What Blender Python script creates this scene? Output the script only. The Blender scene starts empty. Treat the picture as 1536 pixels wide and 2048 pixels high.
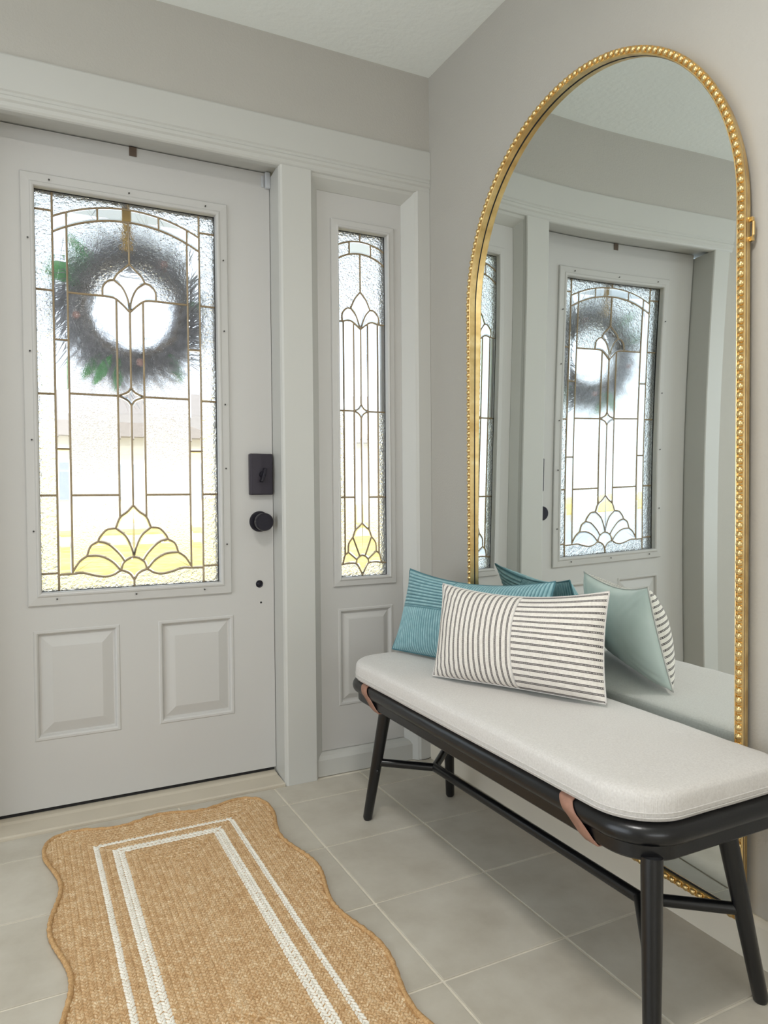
import bpy, bmesh, math, random
from mathutils import Vector, Matrix, noise
random.seed(7)
sc = bpy.context.scene
COL = sc.collection
PI = math.pi

# ------------------------------------------------------------------ camera
W, H = 1536, 2048
F_PX, YAW, PITCH, ROLL = 1459.05, 0.4648, -0.0260, -0.0079
CAM = Vector((-1.3343, -2.2758, 0.965))
fw = Vector((math.sin(YAW) * math.cos(PITCH), math.cos(YAW) * math.cos(PITCH), math.sin(PITCH)))
rt = Vector((math.cos(YAW), -math.sin(YAW), 0))
up = rt.cross(fw)
r2 = math.cos(ROLL) * rt + math.sin(ROLL) * up
u2 = -math.sin(ROLL) * rt + math.cos(ROLL) * up
cd = bpy.data.cameras.new('camera')
cam = bpy.data.objects.new('camera', cd)
COL.objects.link(cam)
cd.sensor_fit = 'VERTICAL'
cd.sensor_height = 36.0
cd.lens = F_PX / H * 36.0
cd.clip_start = 0.02
cam.matrix_world = Matrix(((r2.x, u2.x, -fw.x, CAM.x), (r2.y, u2.y, -fw.y, CAM.y), (r2.z, u2.z, -fw.z, CAM.z), (0, 0, 0, 1)))
sc.camera = cam

# ------------------------------------------------------------------ world, sun, added fill lamps, exposure
wd = bpy.data.worlds.new('world')
sc.world = wd
wd.use_nodes = True
nt = wd.node_tree
nt.nodes.clear()
wo = nt.nodes.new('ShaderNodeOutputWorld')
bg = nt.nodes.new('ShaderNodeBackground')
bg.inputs['Color'].default_value = (0.80, 0.90, 1.0, 1)
bg.inputs['Strength'].default_value = 2.0
nt.links.new(bg.outputs[0], wo.inputs[0])

def lamp(name, kind, loc, rot, energy, color=(1, 1, 1), size=None):
    d = bpy.data.lights.new(name, kind)
    d.energy = energy
    d.color = color
    if kind == 'AREA':
        d.shape = 'RECTANGLE'
        d.size, d.size_y = size
    o = bpy.data.objects.new(name, d)
    COL.objects.link(o)
    o.location = loc
    o.rotation_euler = rot
    return o

sun = lamp('sun', 'SUN', (0, 0, 12), (math.radians(38), 0, math.radians(-12)), 6.5, (1.0, 0.95, 0.86))
sun.data.angle = math.radians(0.6)
# added fill lamps in two made-up window openings behind and beside the camera
lamp('fill_side', 'AREA', (-3.36, -1.55, 1.20), (0, math.radians(-90), 0), 15, (0.95, 0.98, 1.0), (2.0, 2.1))
lamp('fill_rear', 'AREA', (-1.9, -5.96, 1.45), (math.radians(90), 0, 0), 23, (1.0, 0.95, 0.88), (2.6, 1.5))

sc.view_settings.view_transform = 'Standard'
sc.view_settings.look = 'None'
sc.view_settings.gamma = 1.0
sc.view_settings.exposure = 0.10
sc.view_settings.use_curve_mapping = False
sc.cycles.use_denoising = True
sc.cycles.max_bounces = 10
sc.cycles.transmission_bounces = 8
sc.cycles.glossy_bounces = 6
sc.cycles.diffuse_bounces = 4
sc.cycles.sample_clamp_indirect = 6.0
sc.cycles.blur_glossy = 0.6

# ------------------------------------------------------------------ materials
MATS = {}
def srgb(r, g, b):
    f = lambda v: (v / 255) / 12.92 if v / 255 <= 0.04045 else ((v / 255 + 0.055) / 1.055) ** 2.4
    return (f(r), f(g), f(b), 1)

class NT:
    def __init__(s, name):
        s.m = bpy.data.materials.new(name)
        s.m.use_nodes = True
        s.t = s.m.node_tree
        s.b = s.t.nodes['Principled BSDF']
        s.out = s.t.nodes['Material Output']
        MATS[name] = s.m
    def n(s, kind, **kw):
        o = s.t.nodes.new(kind)
        for k, v in kw.items():
            if k.startswith('i_'):
                o.inputs[k[2:].replace('_', ' ')].default_value = v
            else:
                setattr(o, k, v)
        return o
    def l(s, a, b):
        s.t.links.new(a, b)
    def coord(s, which='Object'):
        return s.n('ShaderNodeTexCoord').outputs[which]
    def noise(s, scale, detail=3, rough=0.5, vec=None):
        o = s.n('ShaderNodeTexNoise')
        o.inputs['Scale'].default_value = scale
        o.inputs['Detail'].default_value = detail
        o.inputs['Roughness'].default_value = rough
        s.l(vec if vec is not None else s.coord(), o.inputs['Vector'])
        return o.outputs['Fac']
    def ramp(s, fac, stops):
        o = s.n('ShaderNodeValToRGB')
        e = o.color_ramp.elements
        while len(e) < len(stops):
            e.new(0.5)
        for k, (p, c) in enumerate(stops):
            e[k].position = p
            e[k].color = c
        s.l(fac, o.inputs[0])
        return o.outputs[0]
    def math(s, op, a, b=None, c=None):
        o = s.n('ShaderNodeMath', operation=op)
        for k, v in enumerate((a, b, c)):
            if v is None:
                continue
            if isinstance(v, (int, float)):
                o.inputs[k].default_value = v
            else:
                s.l(v, o.inputs[k])
        return o.outputs[0]
    def bump(s, h, strength=0.3, dist=0.01):
        o = s.n('ShaderNodeBump')
        o.inputs['Strength'].default_value = strength
        o.inputs['Distance'].default_value = dist
        s.l(h, o.inputs['Height'])
        s.l(o.outputs[0], s.b.inputs['Normal'])
        return o.outputs[0]
    def mix(s, f, a, b):
        o = s.n('ShaderNodeMix', data_type='RGBA')
        if isinstance(f, (int, float)):
            o.inputs[0].default_value = f
        else:
            s.l(f, o.inputs[0])
        for k, v in ((6, a), (7, b)):
            if isinstance(v, tuple):
                o.inputs[k].default_value = v
            else:
                s.l(v, o.inputs[k])
        return o.outputs[2]

def simple(name, col, rough=0.5, metal=0.0, var=0.0, vscale=6.0, bump=None, spec=0.5):
    t = NT(name)
    t.b.inputs['Roughness'].default_value = rough
    t.b.inputs['Metallic'].default_value = metal
    t.b.inputs['Specular IOR Level'].default_value = spec
    f = t.noise(vscale, 4)
    c0 = tuple(v * (1 - var) for v in col[:3]) + (1,)
    c1 = tuple(min(1, v * (1 + var)) for v in col[:3]) + (1,)
    t.l(t.ramp(f, [(0.3, c0), (0.7, c1)]), t.b.inputs['Base Color'])
    if bump:
        t.bump(t.noise(bump[0], 3), bump[1], bump[2])
    return t.m

simple('wall_grey', srgb(183, 179, 171), 0.75, var=0.015, vscale=2.0, bump=(150, 0.25, 0.003), spec=0.3)
simple('trim_white', srgb(194, 193, 187), 0.42, var=0.012, vscale=3.0, bump=(60, 0.04, 0.002))
simple('door_white', srgb(195, 193, 189), 0.45, var=0.015, vscale=2.5, bump=(90, 0.05, 0.002))
simple('ceiling_white', srgb(242, 245, 241), 0.9, var=0.012, vscale=3.0, bump=(45, 0.35, 0.004), spec=0.2)
simple('base_cream', srgb(216, 208, 192), 0.5, var=0.02, vscale=6.0)
simple('sill_stone', srgb(196, 186, 168), 0.5, var=0.03, vscale=9.0)
simple('black_wood', srgb(12, 12, 15), 0.28, var=0.2, vscale=14.0, bump=(220, 0.06, 0.002), spec=0.55)
simple('black_metal', srgb(40, 38, 46), 0.35, metal=0.6, var=0.1, vscale=20.0)
simple('satin_dark', srgb(58, 54, 62), 0.4, metal=0.5, var=0.08, vscale=20.0)
simple('leather_tan', srgb(152, 112, 94), 0.55, var=0.16, vscale=60.0, bump=(400, 0.15, 0.001))
simple('came_brass', srgb(168, 148, 118), 0.45, metal=0.2, var=0.12, vscale=30.0)
simple('sensor_plastic', srgb(186, 188, 190), 0.5, var=0.01)
simple('hanger_metal', srgb(120, 104, 92), 0.45, metal=0.7, var=0.08, vscale=30)
simple('ribbon_gold', srgb(206, 168, 92), 0.55, var=0.1, vscale=40)
simple('twig_brown', srgb(150, 142, 136), 0.8, var=0.3, vscale=50)
simple('flower_pink', srgb(186, 150, 146), 0.7, var=0.2, vscale=40)
simple('screw_grey', srgb(92, 90, 86), 0.6, var=0.1)
simple('wire_dark', srgb(70, 62, 54), 0.6, var=0.1)
simple('seal_black', srgb(24, 22, 22), 0.8, var=0.1)
simple('paving', srgb(150, 158, 166), 0.8, var=0.06, vscale=3, bump=(40, 0.2, 0.004))
simple('siding_white', srgb(236, 232, 222), 0.7, var=0.02)
simple('porch_paint', srgb(214, 222, 232), 0.7, var=0.02)
simple('roof_grey', srgb(120, 112, 106), 0.8, var=0.1)
simple('glass_dark', srgb(130, 142, 158), 0.1, var=0.05)
simple('bark', srgb(96, 82, 70), 0.9, var=0.2, vscale=12)
simple('tree_leaf', srgb(96, 134, 70), 0.7, var=0.35, vscale=3)
simple('asphalt', srgb(150, 148, 150), 0.9, var=0.05)

def thin_leaf(name, col, var, scale):
    m = simple(name, col, 0.7, var=var, vscale=scale)
    tr = m.node_tree
    tb = tr.nodes.new('ShaderNodeBsdfTranslucent')
    src = tr.nodes['Principled BSDF'].inputs['Base Color'].links[0].from_socket
    tr.links.new(src, tb.inputs['Color'])
    mx = tr.nodes.new('ShaderNodeMixShader'); mx.inputs[0].default_value = 0.55
    tr.links.new(tr.nodes['Principled BSDF'].outputs[0], mx.inputs[1]); tr.links.new(tb.outputs[0], mx.inputs[2])
    tr.links.new(mx.outputs[0], tr.nodes['Material Output'].inputs['Surface'])
thin_leaf('dry_grass', srgb(172, 172, 178), 0.3, 50)
thin_leaf('leaf_green', srgb(128, 196, 134), 0.2, 30)
t = NT('lawn'); t.b.inputs['Roughness'].default_value = 0.9
t.l(t.ramp(t.noise(3.5, 6, 0.65), [(0.3, srgb(186, 146, 52)), (0.55, srgb(184, 170, 98)), (0.75, srgb(220, 200, 140))]), t.b.inputs['Base Color'])

# floor tile: soft mottled beige-grey, one tone per tile
t = NT('tile'); t.b.inputs['Roughness'].default_value = 0.48
info = t.n('ShaderNodeObjectInfo')
add = t.n('ShaderNodeVectorMath', operation='ADD')
t.l(t.coord(), add.inputs[0]); t.l(info.outputs['Location'], add.inputs[1])
f = t.noise(7, 5, 0.6, add.outputs[0])
c = t.ramp(f, [(0.28, srgb(178, 170, 155)), (0.5, srgb(190, 183, 169)), (0.74, srgb(200, 194, 181))])
hv = t.n('ShaderNodeHueSaturation')
t.l(c, hv.inputs['Color'])
t.l(t.math('MULTIPLY_ADD', info.outputs['Random'], 0.05, 0.975), hv.inputs['Value'])
t.l(hv.outputs[0], t.b.inputs['Base Color'])
t.bump(t.noise(30, 4, 0.6, add.outputs[0]), 0.08, 0.004)
simple('grout', srgb(222, 214, 198), 0.85, var=0.06, vscale=25, bump=(200, 0.2, 0.001))

# gold frame
t = NT('gold'); t.b.inputs['Metallic'].default_value = 1.0; t.b.inputs['Roughness'].default_value = 0.3
t.l(t.ramp(t.noise(28, 4), [(0.25, srgb(206, 170, 110)), (0.6, srgb(233, 204, 146)), (0.85, srgb(246, 226, 178))]), t.b.inputs['Base Color'])
t = NT('gold_side'); t.b.inputs['Metallic'].default_value = 0.8; t.b.inputs['Roughness'].default_value = 0.42
t.l(t.ramp(t.noise(28, 4), [(0.25, srgb(140, 108, 66)), (0.75, srgb(178, 142, 92))]), t.b.inputs['Base Color'])
t = NT('mirror'); t.b.inputs['Metallic'].default_value = 1.0; t.b.inputs['Roughness'].default_value = 0.012
t.l(t.ramp(t.noise(2), [(0.3, (0.82, 0.86, 0.845, 1)), (0.7, (0.83, 0.87, 0.855, 1))]), t.b.inputs['Base Color'])

# leaded glass: three kinds of pane
def glass(name, tint, rough, bscale, bstr, bdist, mixt):
    t = NT(name)
    t.b.inputs['Base Color'].default_value = tint
    t.b.inputs['Transmission Weight'].default_value = 1.0
    t.b.inputs['IOR'].default_value = 1.45
    t.b.inputs['Roughness'].default_value = rough
    if bscale:
        v = t.coord()
        h = t.math('ADD', t.noise(bscale, 2, 0.5, v), t.math('MULTIPLY', t.noise(bscale * 0.35, 1, 0.5, v), 1.2))
        t.bump(h, bstr, bdist)
    tr = t.n('ShaderNodeBsdfTransparent')
    tr.inputs[0].default_value = tint
    mx = t.n('ShaderNodeMixShader')
    mx.inputs[0].default_value = mixt
    t.l(t.b.outputs[0], mx.inputs[1]); t.l(tr.outputs[0], mx.inputs[2])
    t.l(mx.outputs[0], t.out.inputs['Surface'])
glass('glass_ripple', (0.97, 0.985, 1.0, 1), 0.03, 165, 0.85, 0.0060, 0.08)
glass('glass_grain', (0.98, 0.99, 1.0, 1), 0.05, 230, 0.45, 0.002, 0.15)
glass('glass_clear', (0.98, 0.99, 1.0, 1), 0.0, 0, 0, 0, 0.12)

# woven linen seat pad
t = NT('linen'); t.b.inputs['Roughness'].default_value = 0.9; t.b.inputs['Specular IOR Level'].default_value = 0.2
v = t.coord()
def wave(t, axis, scale, v, dist=0.6):
    o = t.n('ShaderNodeTexWave', wave_type='BANDS', bands_direction=axis)
    o.inputs['Scale'].default_value = scale
    o.inputs['Distortion'].default_value = dist
    o.inputs['Detail'].default_value = 2
    o.inputs['Detail Scale'].default_value = 6
    t.l(v, o.inputs['Vector'])
    return o.outputs['Fac']
wv = t.math('MULTIPLY', wave(t, 'X', 110, v), wave(t, 'Y', 110, v))
cc = t.ramp(t.noise(260, 3, 0.6, v), [(0.3, srgb(203, 198, 193)), (0.7, srgb(217, 213, 208))])
t.l(cc, t.b.inputs['Base Color'])
t.bump(wv, 0.35, 0.001)
t.b.inputs['Sheen Weight'].default_value = 0.15

# teal corduroy: lit wale tops and shade between them painted into the colour
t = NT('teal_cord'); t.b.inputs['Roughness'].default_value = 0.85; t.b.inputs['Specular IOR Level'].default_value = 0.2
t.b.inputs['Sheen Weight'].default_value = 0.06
at = t.n('ShaderNodeAttribute'); at.attribute_name = 'lit_rib'
lit_rib = t.ramp(t.noise(60, 4), [(0.3, srgb(134, 172, 178)), (0.7, srgb(164, 198, 202))])
t.l(t.mix(at.outputs['Fac'], srgb(84, 124, 132), lit_rib), t.b.inputs['Base Color'])
# mint back panel
t = NT('mint_cloth'); t.b.inputs['Roughness'].default_value = 0.85
t.b.inputs['Sheen Weight'].default_value = 0.2
t.l(t.ramp(t.noise(20, 4), [(0.3, srgb(226, 236, 229)), (0.7, srgb(234, 242, 236))]), t.b.inputs['Base Color'])
t.bump(t.noise(700, 2), 0.15, 0.001)
# striped lumbar cloth; uv = metres across and up the face
SEAM_U = 0.262
t = NT('stripe_cloth'); t.b.inputs['Roughness'].default_value = 0.88
uv = t.n('ShaderNodeUVMap'); uv.uv_map = 'uv'
sp = t.n('ShaderNodeSeparateXYZ'); t.l(uv.outputs[0], sp.inputs[0])
side = t.math('GREATER_THAN', sp.outputs[0], SEAM_U)
def stripes(t, a, along, period, phase):
    fr = t.math('FRACT', t.math('ADD', t.math('DIVIDE', a, period), phase))
    d = t.math('ABSOLUTE', t.math('SUBTRACT', fr, 0.5))
    band = t.math('LESS_THAN', d, 0.17)
    core = t.math('MULTIPLY', t.math('LESS_THAN', d, 0.075), t.math('GREATER_THAN', t.math('FRACT', t.math('DIVIDE', along, 0.0028)), 0.45))
    return t.math('SUBTRACT', band, t.math('MULTIPLY', core, 0.62))
sv = stripes(t, sp.outputs[0], sp.outputs[1], 0.0163, 0.2)
sh = stripes(t, sp.outputs[1], sp.outputs[0], 0.0163, 0.35)
st = t.math('ADD', t.math('MULTIPLY', sv, t.math('SUBTRACT', 1.0, side)), t.math('MULTIPLY', sh, side))
base = t.ramp(t.noise(180, 3), [(0.3, srgb(222, 215, 205)), (0.7, srgb(236, 230, 221))])
t.l(t.mix(st, base, srgb(84, 78, 78)), t.b.inputs['Base Color'])
t.bump(t.math('ADD', t.math('MULTIPLY', st, 0.4), t.noise(900, 2)), 0.2, 0.0012)

# jute and bleached braid
def jute(name, a, b, c):
    t = NT(name); t.b.inputs['Roughness'].default_value = 0.85; t.b.inputs['Specular IOR Level'].default_value = 0.25
    v = t.coord()
    f = t.math('ADD', t.math('MULTIPLY', t.noise(70, 2, 0.5, v), 0.32), t.math('MULTIPLY', t.noise(300, 3, 0.7, v), 0.70))
    t.l(t.ramp(f, [(0.36, a), (0.5, b), (0.66, c)]), t.b.inputs['Base Color'])
    t.bump(t.noise(1500, 2, 0.6, v), 0.4, 0.001)
jute('jute', srgb(180, 142, 100), srgb(204, 168, 124), srgb(234, 214, 180))
jute('jute_edge', srgb(166, 126, 84), srgb(192, 152, 104), srgb(212, 176, 130))
jute('braid_white', srgb(226, 218, 202), srgb(242, 237, 225), srgb(250, 246, 238))

# ------------------------------------------------------------------ building helpers
def wloc(p):
    v = Vector((0, 0, 0))
    while p is not None:
        v += p.location
        p = p.parent
    return v

def obj(name, bm, mat, parent=None, smooth=False, origin=None, angle=None):
    """link a bmesh given in world coordinates as one object"""
    bmesh.ops.recalc_face_normals(bm, faces=bm.faces[:])
    me = bpy.data.meshes.new(name)
    if parent is not None:
        off = wloc(parent)
    elif origin is not None:
        off = Vector(origin)
    else:
        cs = [v.co for v in bm.verts]
        lo = [min(c[k] for c in cs) for k in range(3)]
        hi = [max(c[k] for c in cs) for k in range(3)]
        off = Vector(((lo[0] + hi[0]) / 2, (lo[1] + hi[1]) / 2, lo[2]))
    bmesh.ops.translate(bm, verts=bm.verts[:], vec=-off)
    bm.to_mesh(me)
    bm.free()
    for m in (mat if isinstance(mat, (list, tuple)) else [mat]):
        me.materials.append(MATS[m])
    if smooth:
        me.polygons.foreach_set('use_smooth', [True] * len(me.polygons))
        if angle:
            me.set_sharp_from_angle(angle=math.radians(angle))
    o = bpy.data.objects.new(name, me)
    COL.objects.link(o)
    if parent is not None:
        o.parent = parent
    else:
        o.location = off
    return o

def empty(name, loc):
    o = bpy.data.objects.new(name, None)
    o.empty_display_size = 0.05
    COL.objects.link(o)
    o.location = loc
    return o

def tag(o, label=None, cat=None, group=None, kind=None):
    for k, v in (('label', label), ('category', cat), ('group', group), ('kind', kind)):
        if v:
            o[k] = v
    return o

def box(bm, x0, x1, y0, y1, z0, z1, bev=0.0):
    vs = [bm.verts.new((x, y, z)) for x in (x0, x1) for y in (y0, y1) for z in (z0, z1)]
    fs = [(0, 1, 3, 2), (4, 6, 7, 5), (0, 4, 5, 1), (2, 3, 7, 6), (0, 2, 6, 4), (1, 5, 7, 3)]
    faces = [bm.faces.new([vs[i] for i in f]) for f in fs]
    if bev:
        es = list({e for f in faces for e in f.edges})
        bmesh.ops.bevel(bm, geom=es, offset=bev, segments=2, affect='EDGES', profile=0.5)
    return bm

def B(*a, **k):
    return box(bmesh.new(), *a, **k)

def tube(bm, pts, radii, n=12, closed=False, caps=True, ref=None):
    """round bar swept along points"""
    pts = [Vector(p) for p in pts]
    m = len(pts)
    if isinstance(radii, (int, float)):
        radii = [radii] * m
    rings = []
    for i, p in enumerate(pts):
        a = pts[(i - 1) % m] if (closed or i > 0) else pts[i]
        b = pts[(i + 1) % m] if (closed or i < m - 1) else pts[i]
        d = (b - a).normalized()
        rf = Vector(ref) if ref else (Vector((0, 0, 1)) if abs(d.z) < 0.9 else Vector((1, 0, 0)))
        s = d.cross(rf).normalized()
        q = s.cross(d)
        rings.append([bm.verts.new(p + radii[i] * (math.cos(2 * PI * k / n) * s + math.sin(2 * PI * k / n) * q)) for k in range(n)])
    for i in range(m if closed else m - 1):
        A, Bq = rings[i], rings[(i + 1) % m]
        for k in range(n):
            bm.faces.new((A[k], A[(k + 1) % n], Bq[(k + 1) % n], Bq[k]))
    if caps and not closed:
        bm.faces.new(rings[0]); bm.faces.new(rings[-1])
    return bm

def sweep(bm, path, prof, closed=True):
    """path: list of (Vector point, Vector inward normal n, Vector out-of-plane d); prof: list of (n, d)"""
    rings = [[bm.verts.new(p + n * a + d * b) for a, b in prof] for p, n, d in path]
    m = len(rings)
    for i in range(m if closed else m - 1):
        A, Bq = rings[i], rings[(i + 1) % m]
        for k in range(len(prof) - 1):
            bm.faces.new((A[k], A[k + 1], Bq[k + 1], Bq[k]))
    return rings

def rrect(x0, x1, y0, y1, r, n=10, rb=None):
    """rounded rectangle outline, counter-clockwise; rb is the radius of the two corners on the x1 side"""
    out = []
    rb = r if rb is None else rb
    for sx, sy, a0, q in ((1, 1, 0, rb), (-1, 1, 90, r), (-1, -1, 180, r), (1, -1, 270, rb)):
        cx = x1 - q if sx > 0 else x0 + q
        cy = y1 - q if sy > 0 else y0 + q
        for k in range(n + 1):
            a = math.radians(a0 + 90 * k / n)
            out.append((cx + q * math.cos(a), cy + q * math.sin(a)))
    return out

def lathe(bm, prof, c, axis, n=32, arc=None):
    """prof: (radius, along axis)"""
    ax = Vector(axis).normalized()
    s = ax.orthogonal().normalized(); q = ax.cross(s)
    c = Vector(c)
    rings = []
    for r, h in prof:
        if r < 1e-6:
            rings.append([bm.verts.new(c + ax * h)])
        else:
            rings.append([bm.verts.new(c + ax * h + r * (math.cos(2 * PI * k / n) * s + math.sin(2 * PI * k / n) * q)) for k in range(n)])
    for A, Bq in zip(rings, rings[1:]):
        for k in range(n):
            if len(A) == 1 and len(Bq) == 1:
                continue
            if len(A) == 1:
                bm.faces.new((A[0], Bq[(k + 1) % n], Bq[k]))
            elif len(Bq) == 1:
                bm.faces.new((A[k], A[(k + 1) % n], Bq[0]))
            else:
                bm.faces.new((A[k], A[(k + 1) % n], Bq[(k + 1) % n], Bq[k]))
    return bm

def plate(bm, x0, x1, z0, z1, holes, yf, yb):
    """upright slab with rectangular holes right through"""
    xs = sorted({x0, x1, *[h[0] for h in holes], *[h[1] for h in holes]})
    zs = sorted({z0, z1, *[h[2] for h in holes], *[h[3] for h in holes]})
    inh = lambda i, k: any(h[0] - 1e-6 < (xs[i] + xs[i + 1]) / 2 < h[1] + 1e-6 and h[2] - 1e-6 < (zs[k] + zs[k + 1]) / 2 < h[3] + 1e-6 for h in holes)
    V = {}
    def v(i, k, y):
        if (i, k, y) not in V:
            V[(i, k, y)] = bm.verts.new((xs[i], y, zs[k]))
        return V[(i, k, y)]
    nx, nz = len(xs) - 1, len(zs) - 1
    solid = lambda i, k: 0 <= i < nx and 0 <= k < nz and not inh(i, k)
    for i in range(nx):
        for k in range(nz):
            if not solid(i, k):
                continue
            for y in (yf, yb):
                bm.faces.new((v(i, k, y), v(i + 1, k, y), v(i + 1, k + 1, y), v(i, k + 1, y)))
            for di, dk, a, b in ((-1, 0, (i, k), (i, k + 1)), (1, 0, (i + 1, k), (i + 1, k + 1)), (0, -1, (i, k), (i + 1, k)), (0, 1, (i, k + 1), (i + 1, k + 1))):
                if not solid(i + di, k + dk):
                    bm.faces.new((v(*a, yf), v(*b, yf), v(*b, yb), v(*a, yb)))
    return bm

def nest(bm, x0, x1, z0, z1, yf, prof, fill=True):
    """concentric rectangles: prof is (inset, depth behind yf)"""
    rings = []
    for a, d in prof:
        rings.append([bm.verts.new((x, yf + d, z)) for x, z in ((x0 + a, z0 + a), (x1 - a, z0 + a), (x1 - a, z1 - a), (x0 + a, z1 - a))])
    for A, Bq in zip(rings, rings[1:]):
        for k in range(4):
            bm.faces.new((A[k], A[(k + 1) % 4], Bq[(k + 1) % 4], Bq[k]))
    if fill:
        bm.faces.new(rings[-1])
    return bm

# ------------------------------------------------------------------ floor and tiles
TS, TX, TY = 0.3081, -0.293, -0.4418
XL, YR, ZC = -3.40, -6.0, 2.4402
bm = bmesh.new()
box(bm, XL - 0.1, 0.12, YR - 0.1, 0.28, -0.06, -0.0025)
floor = obj('floor', bm, 'grout', origin=(0, 0, 0))
tag(floor, 'beige square ceramic tiles with pale grout lines', kind='structure')
def tile_mesh(w, d):
    b = B(-w / 2, w / 2, -d / 2, d / 2, -0.006, 0.0, bev=0.0012)
    me = bpy.data.meshes.new('tile')
    b.to_mesh(me); b.free()
    me.materials.append(MATS['tile'])
    return me
GAP = 0.0062
cache = {}
for ix in range(-1, 11):
    for iy in range(-2, 13):
        x1 = min(TX - (ix - 1) * TS - TS + TS, 0.0) if ix else TX + 0.0
        xa, xb = TX - ix * TS, TX - ix * TS + TS
        ya, yb = TY - iy * TS, TY - iy * TS + TS
        xa, xb = max(xa + GAP / 2, XL), min(xb - GAP / 2, 0.0)
        ya, yb = ya + GAP / 2, min(yb - GAP / 2, 0.004)
        if xb - xa < 0.02 or yb - ya < 0.02:
            continue
        key = (round(xb - xa, 4), round(yb - ya, 4))
        if key not in cache:
            cache[key] = tile_mesh(*key)
        o = bpy.data.objects.new('tile', cache[key])
        COL.objects.link(o)
        o.parent = floor
        o.location = ((xa + xb) / 2, (ya + yb) / 2, random.uniform(-0.0004, 0.0004))

# ------------------------------------------------------------------ room shell
ZH = 2.1754
XD, YD, ZS, DH = -0.5557, 0.1247, 0.025, 2.0202
DW = 0.914
bm = bmesh.new()
plate(bm, -1.62, 0.0, 0.0, ZC, [(-1.585, -0.02, 0.0, 2.10)], 0.004, 0.16)
wb = obj('wall_back', bm, 'wall_grey', origin=(-0.8, 0.0, 0.0))
tag(wb, 'warm grey wall above the white door surround', kind='structure')
bm = B(XL, -1.62, 0.004, 0.16, 0, ZC)
tag(obj('wall_entry', bm, 'wall_grey'), 'grey wall beside the entry door', kind='structure')
bm = bmesh.new()
box(bm, 0.0, 0.12, YR, 0.16, 0, ZC)
tag(obj('wall_right', bm, 'wall_grey'), 'warm grey wall carrying the arched mirror', kind='structure')
bm = bmesh.new()
box(bm, XL - 0.1, 0.12, YR - 0.1, 0.16, ZC, ZC + 0.14)
ceil = obj('ceiling', bm, 'ceiling_white')
tag(ceil, 'off white textured ceiling with a small plaster scar', kind='structure')
# plaster scar
bm = bmesh.new()
for pts in (((0, 0), (0.02, 0.012), (0.05, 0.03)), ((0.02, 0.012), (0.03, -0.02), (0.02, -0.05)), ((-0.02, -0.05), (0.0, -0.03), (0.03, -0.02))):
    tube(bm, [(-0.40 + a, -0.33 + b, ZC + 0.001) for a, b in pts], [0.003, 0.0045, 0.0025], n=6)
obj('plaster_scar', bm, 'ceiling_white', ceil, smooth=True)
# side wall and rear wall, each with an added window opening holding a fill lamp
def wall_with_window(name, axis, pos, thick, a0, a1, w0, w1, z0, z1, label):
    bm = bmesh.new()
    plate(bm, a0, a1, 0, ZC, [(w0, w1, z0, z1)], 0, thick)
    if axis == 'x':
        for v in bm.verts:
            v.co = Vector((pos + v.co.y, v.co.x, v.co.z))
    else:
        for v in bm.verts:
            v.co = Vector((v.co.x, pos + v.co.y, v.co.z))
    o = obj(name, bm, 'wall_grey')
    tag(o, label, kind='structure')
    fr = bmesh.new()
    plate(fr, w0 - 0.06, w1 + 0.06, z0 - 0.06, z1 + 0.06, [(w0, (w0 + w1) / 2 - 0.02, z0, z1), ((w0 + w1) / 2 + 0.02, w1, z0, z1)], -0.015, 0.015)
    for v in fr.verts:
        v.co = Vector((pos + thick + v.co.y - 0.02, v.co.x, v.co.z)) if axis == 'x' else Vector((v.co.x, pos + thick + v.co.y - 0.02, v.co.z))
    obj('added_window_frame', fr, 'trim_white', o)
wall_with_window('wall_left', 'x', XL - 0.1, 0.1, YR, 0.16, -2.6, -0.5, 0.2, 2.2, 'grey side wall with an added window for fill light')
wall_with_window('wall_front', 'y', YR - 0.1, 0.1, XL, 0.0, -3.2, -0.6, 0.7, 2.2, 'grey rear wall with an added window for fill light')

# baseboard along the mirror wall
bm = bmesh.new()
prof = [(0, 0.0), (-0.011, 0.0), (-0.011, 0.082), (-0.008, 0.092), (-0.004, 0.097), (0, 0.097)]
rows = [[bm.verts.new((a, y, z)) for a, z in prof] for y in (-6.0, 0.05)]
for k in range(len(prof) - 1):
    bm.faces.new((rows[0][k], rows[0][k + 1], rows[1][k + 1], rows[1][k]))
bm.faces.new(rows[0]); bm.faces.new(rows[1])
tag(obj('baseboard_right', bm, 'base_cream'), 'cream baseboard under the mirror', kind='structure')

# ------------------------------------------------------------------ door surround
XP1, XP2 = -0.5619, -0.4489
def extrude_x(prof, x0, x1):
    bm = bmesh.new()
    rows = [[bm.verts.new((x, y, z)) for y, z in prof] for x in (x0, x1)]
    m = len(prof)
    for k in range(m):
        bm.faces.new((rows[0][k], rows[0][(k + 1) % m], rows[1][(k + 1) % m], rows[1][k]))
    bm.faces.new(rows[0]); bm.faces.new(rows[1])
    return bm
def extrude_z(prof, z0, z1):
    bm = bmesh.new()
    rows = [[bm.verts.new((x, y, z)) for x, y in prof] for z in (z0, z1)]
    m = len(prof)
    for k in range(m):
        bm.faces.new((rows[0][k], rows[0][(k + 1) % m], rows[1][(k + 1) % m], rows[1][k]))
    bm.faces.new(rows[0]); bm.faces.new(rows[1])
    return bm
hp = [(0.02, ZH), (-0.004, ZH), (-0.006, ZH - 0.004), (-0.006, 2.078), (-0.002, 2.074), (-0.002, 2.066), (-0.006, 2.062), (-0.006, 2.052), (-0.001, 2.047), (-0.001, 2.036), (0.003, 2.030), (0.008, 2.027), (0.03, 2.027), (0.03, 2.049), (0.02, 2.049)]
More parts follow.
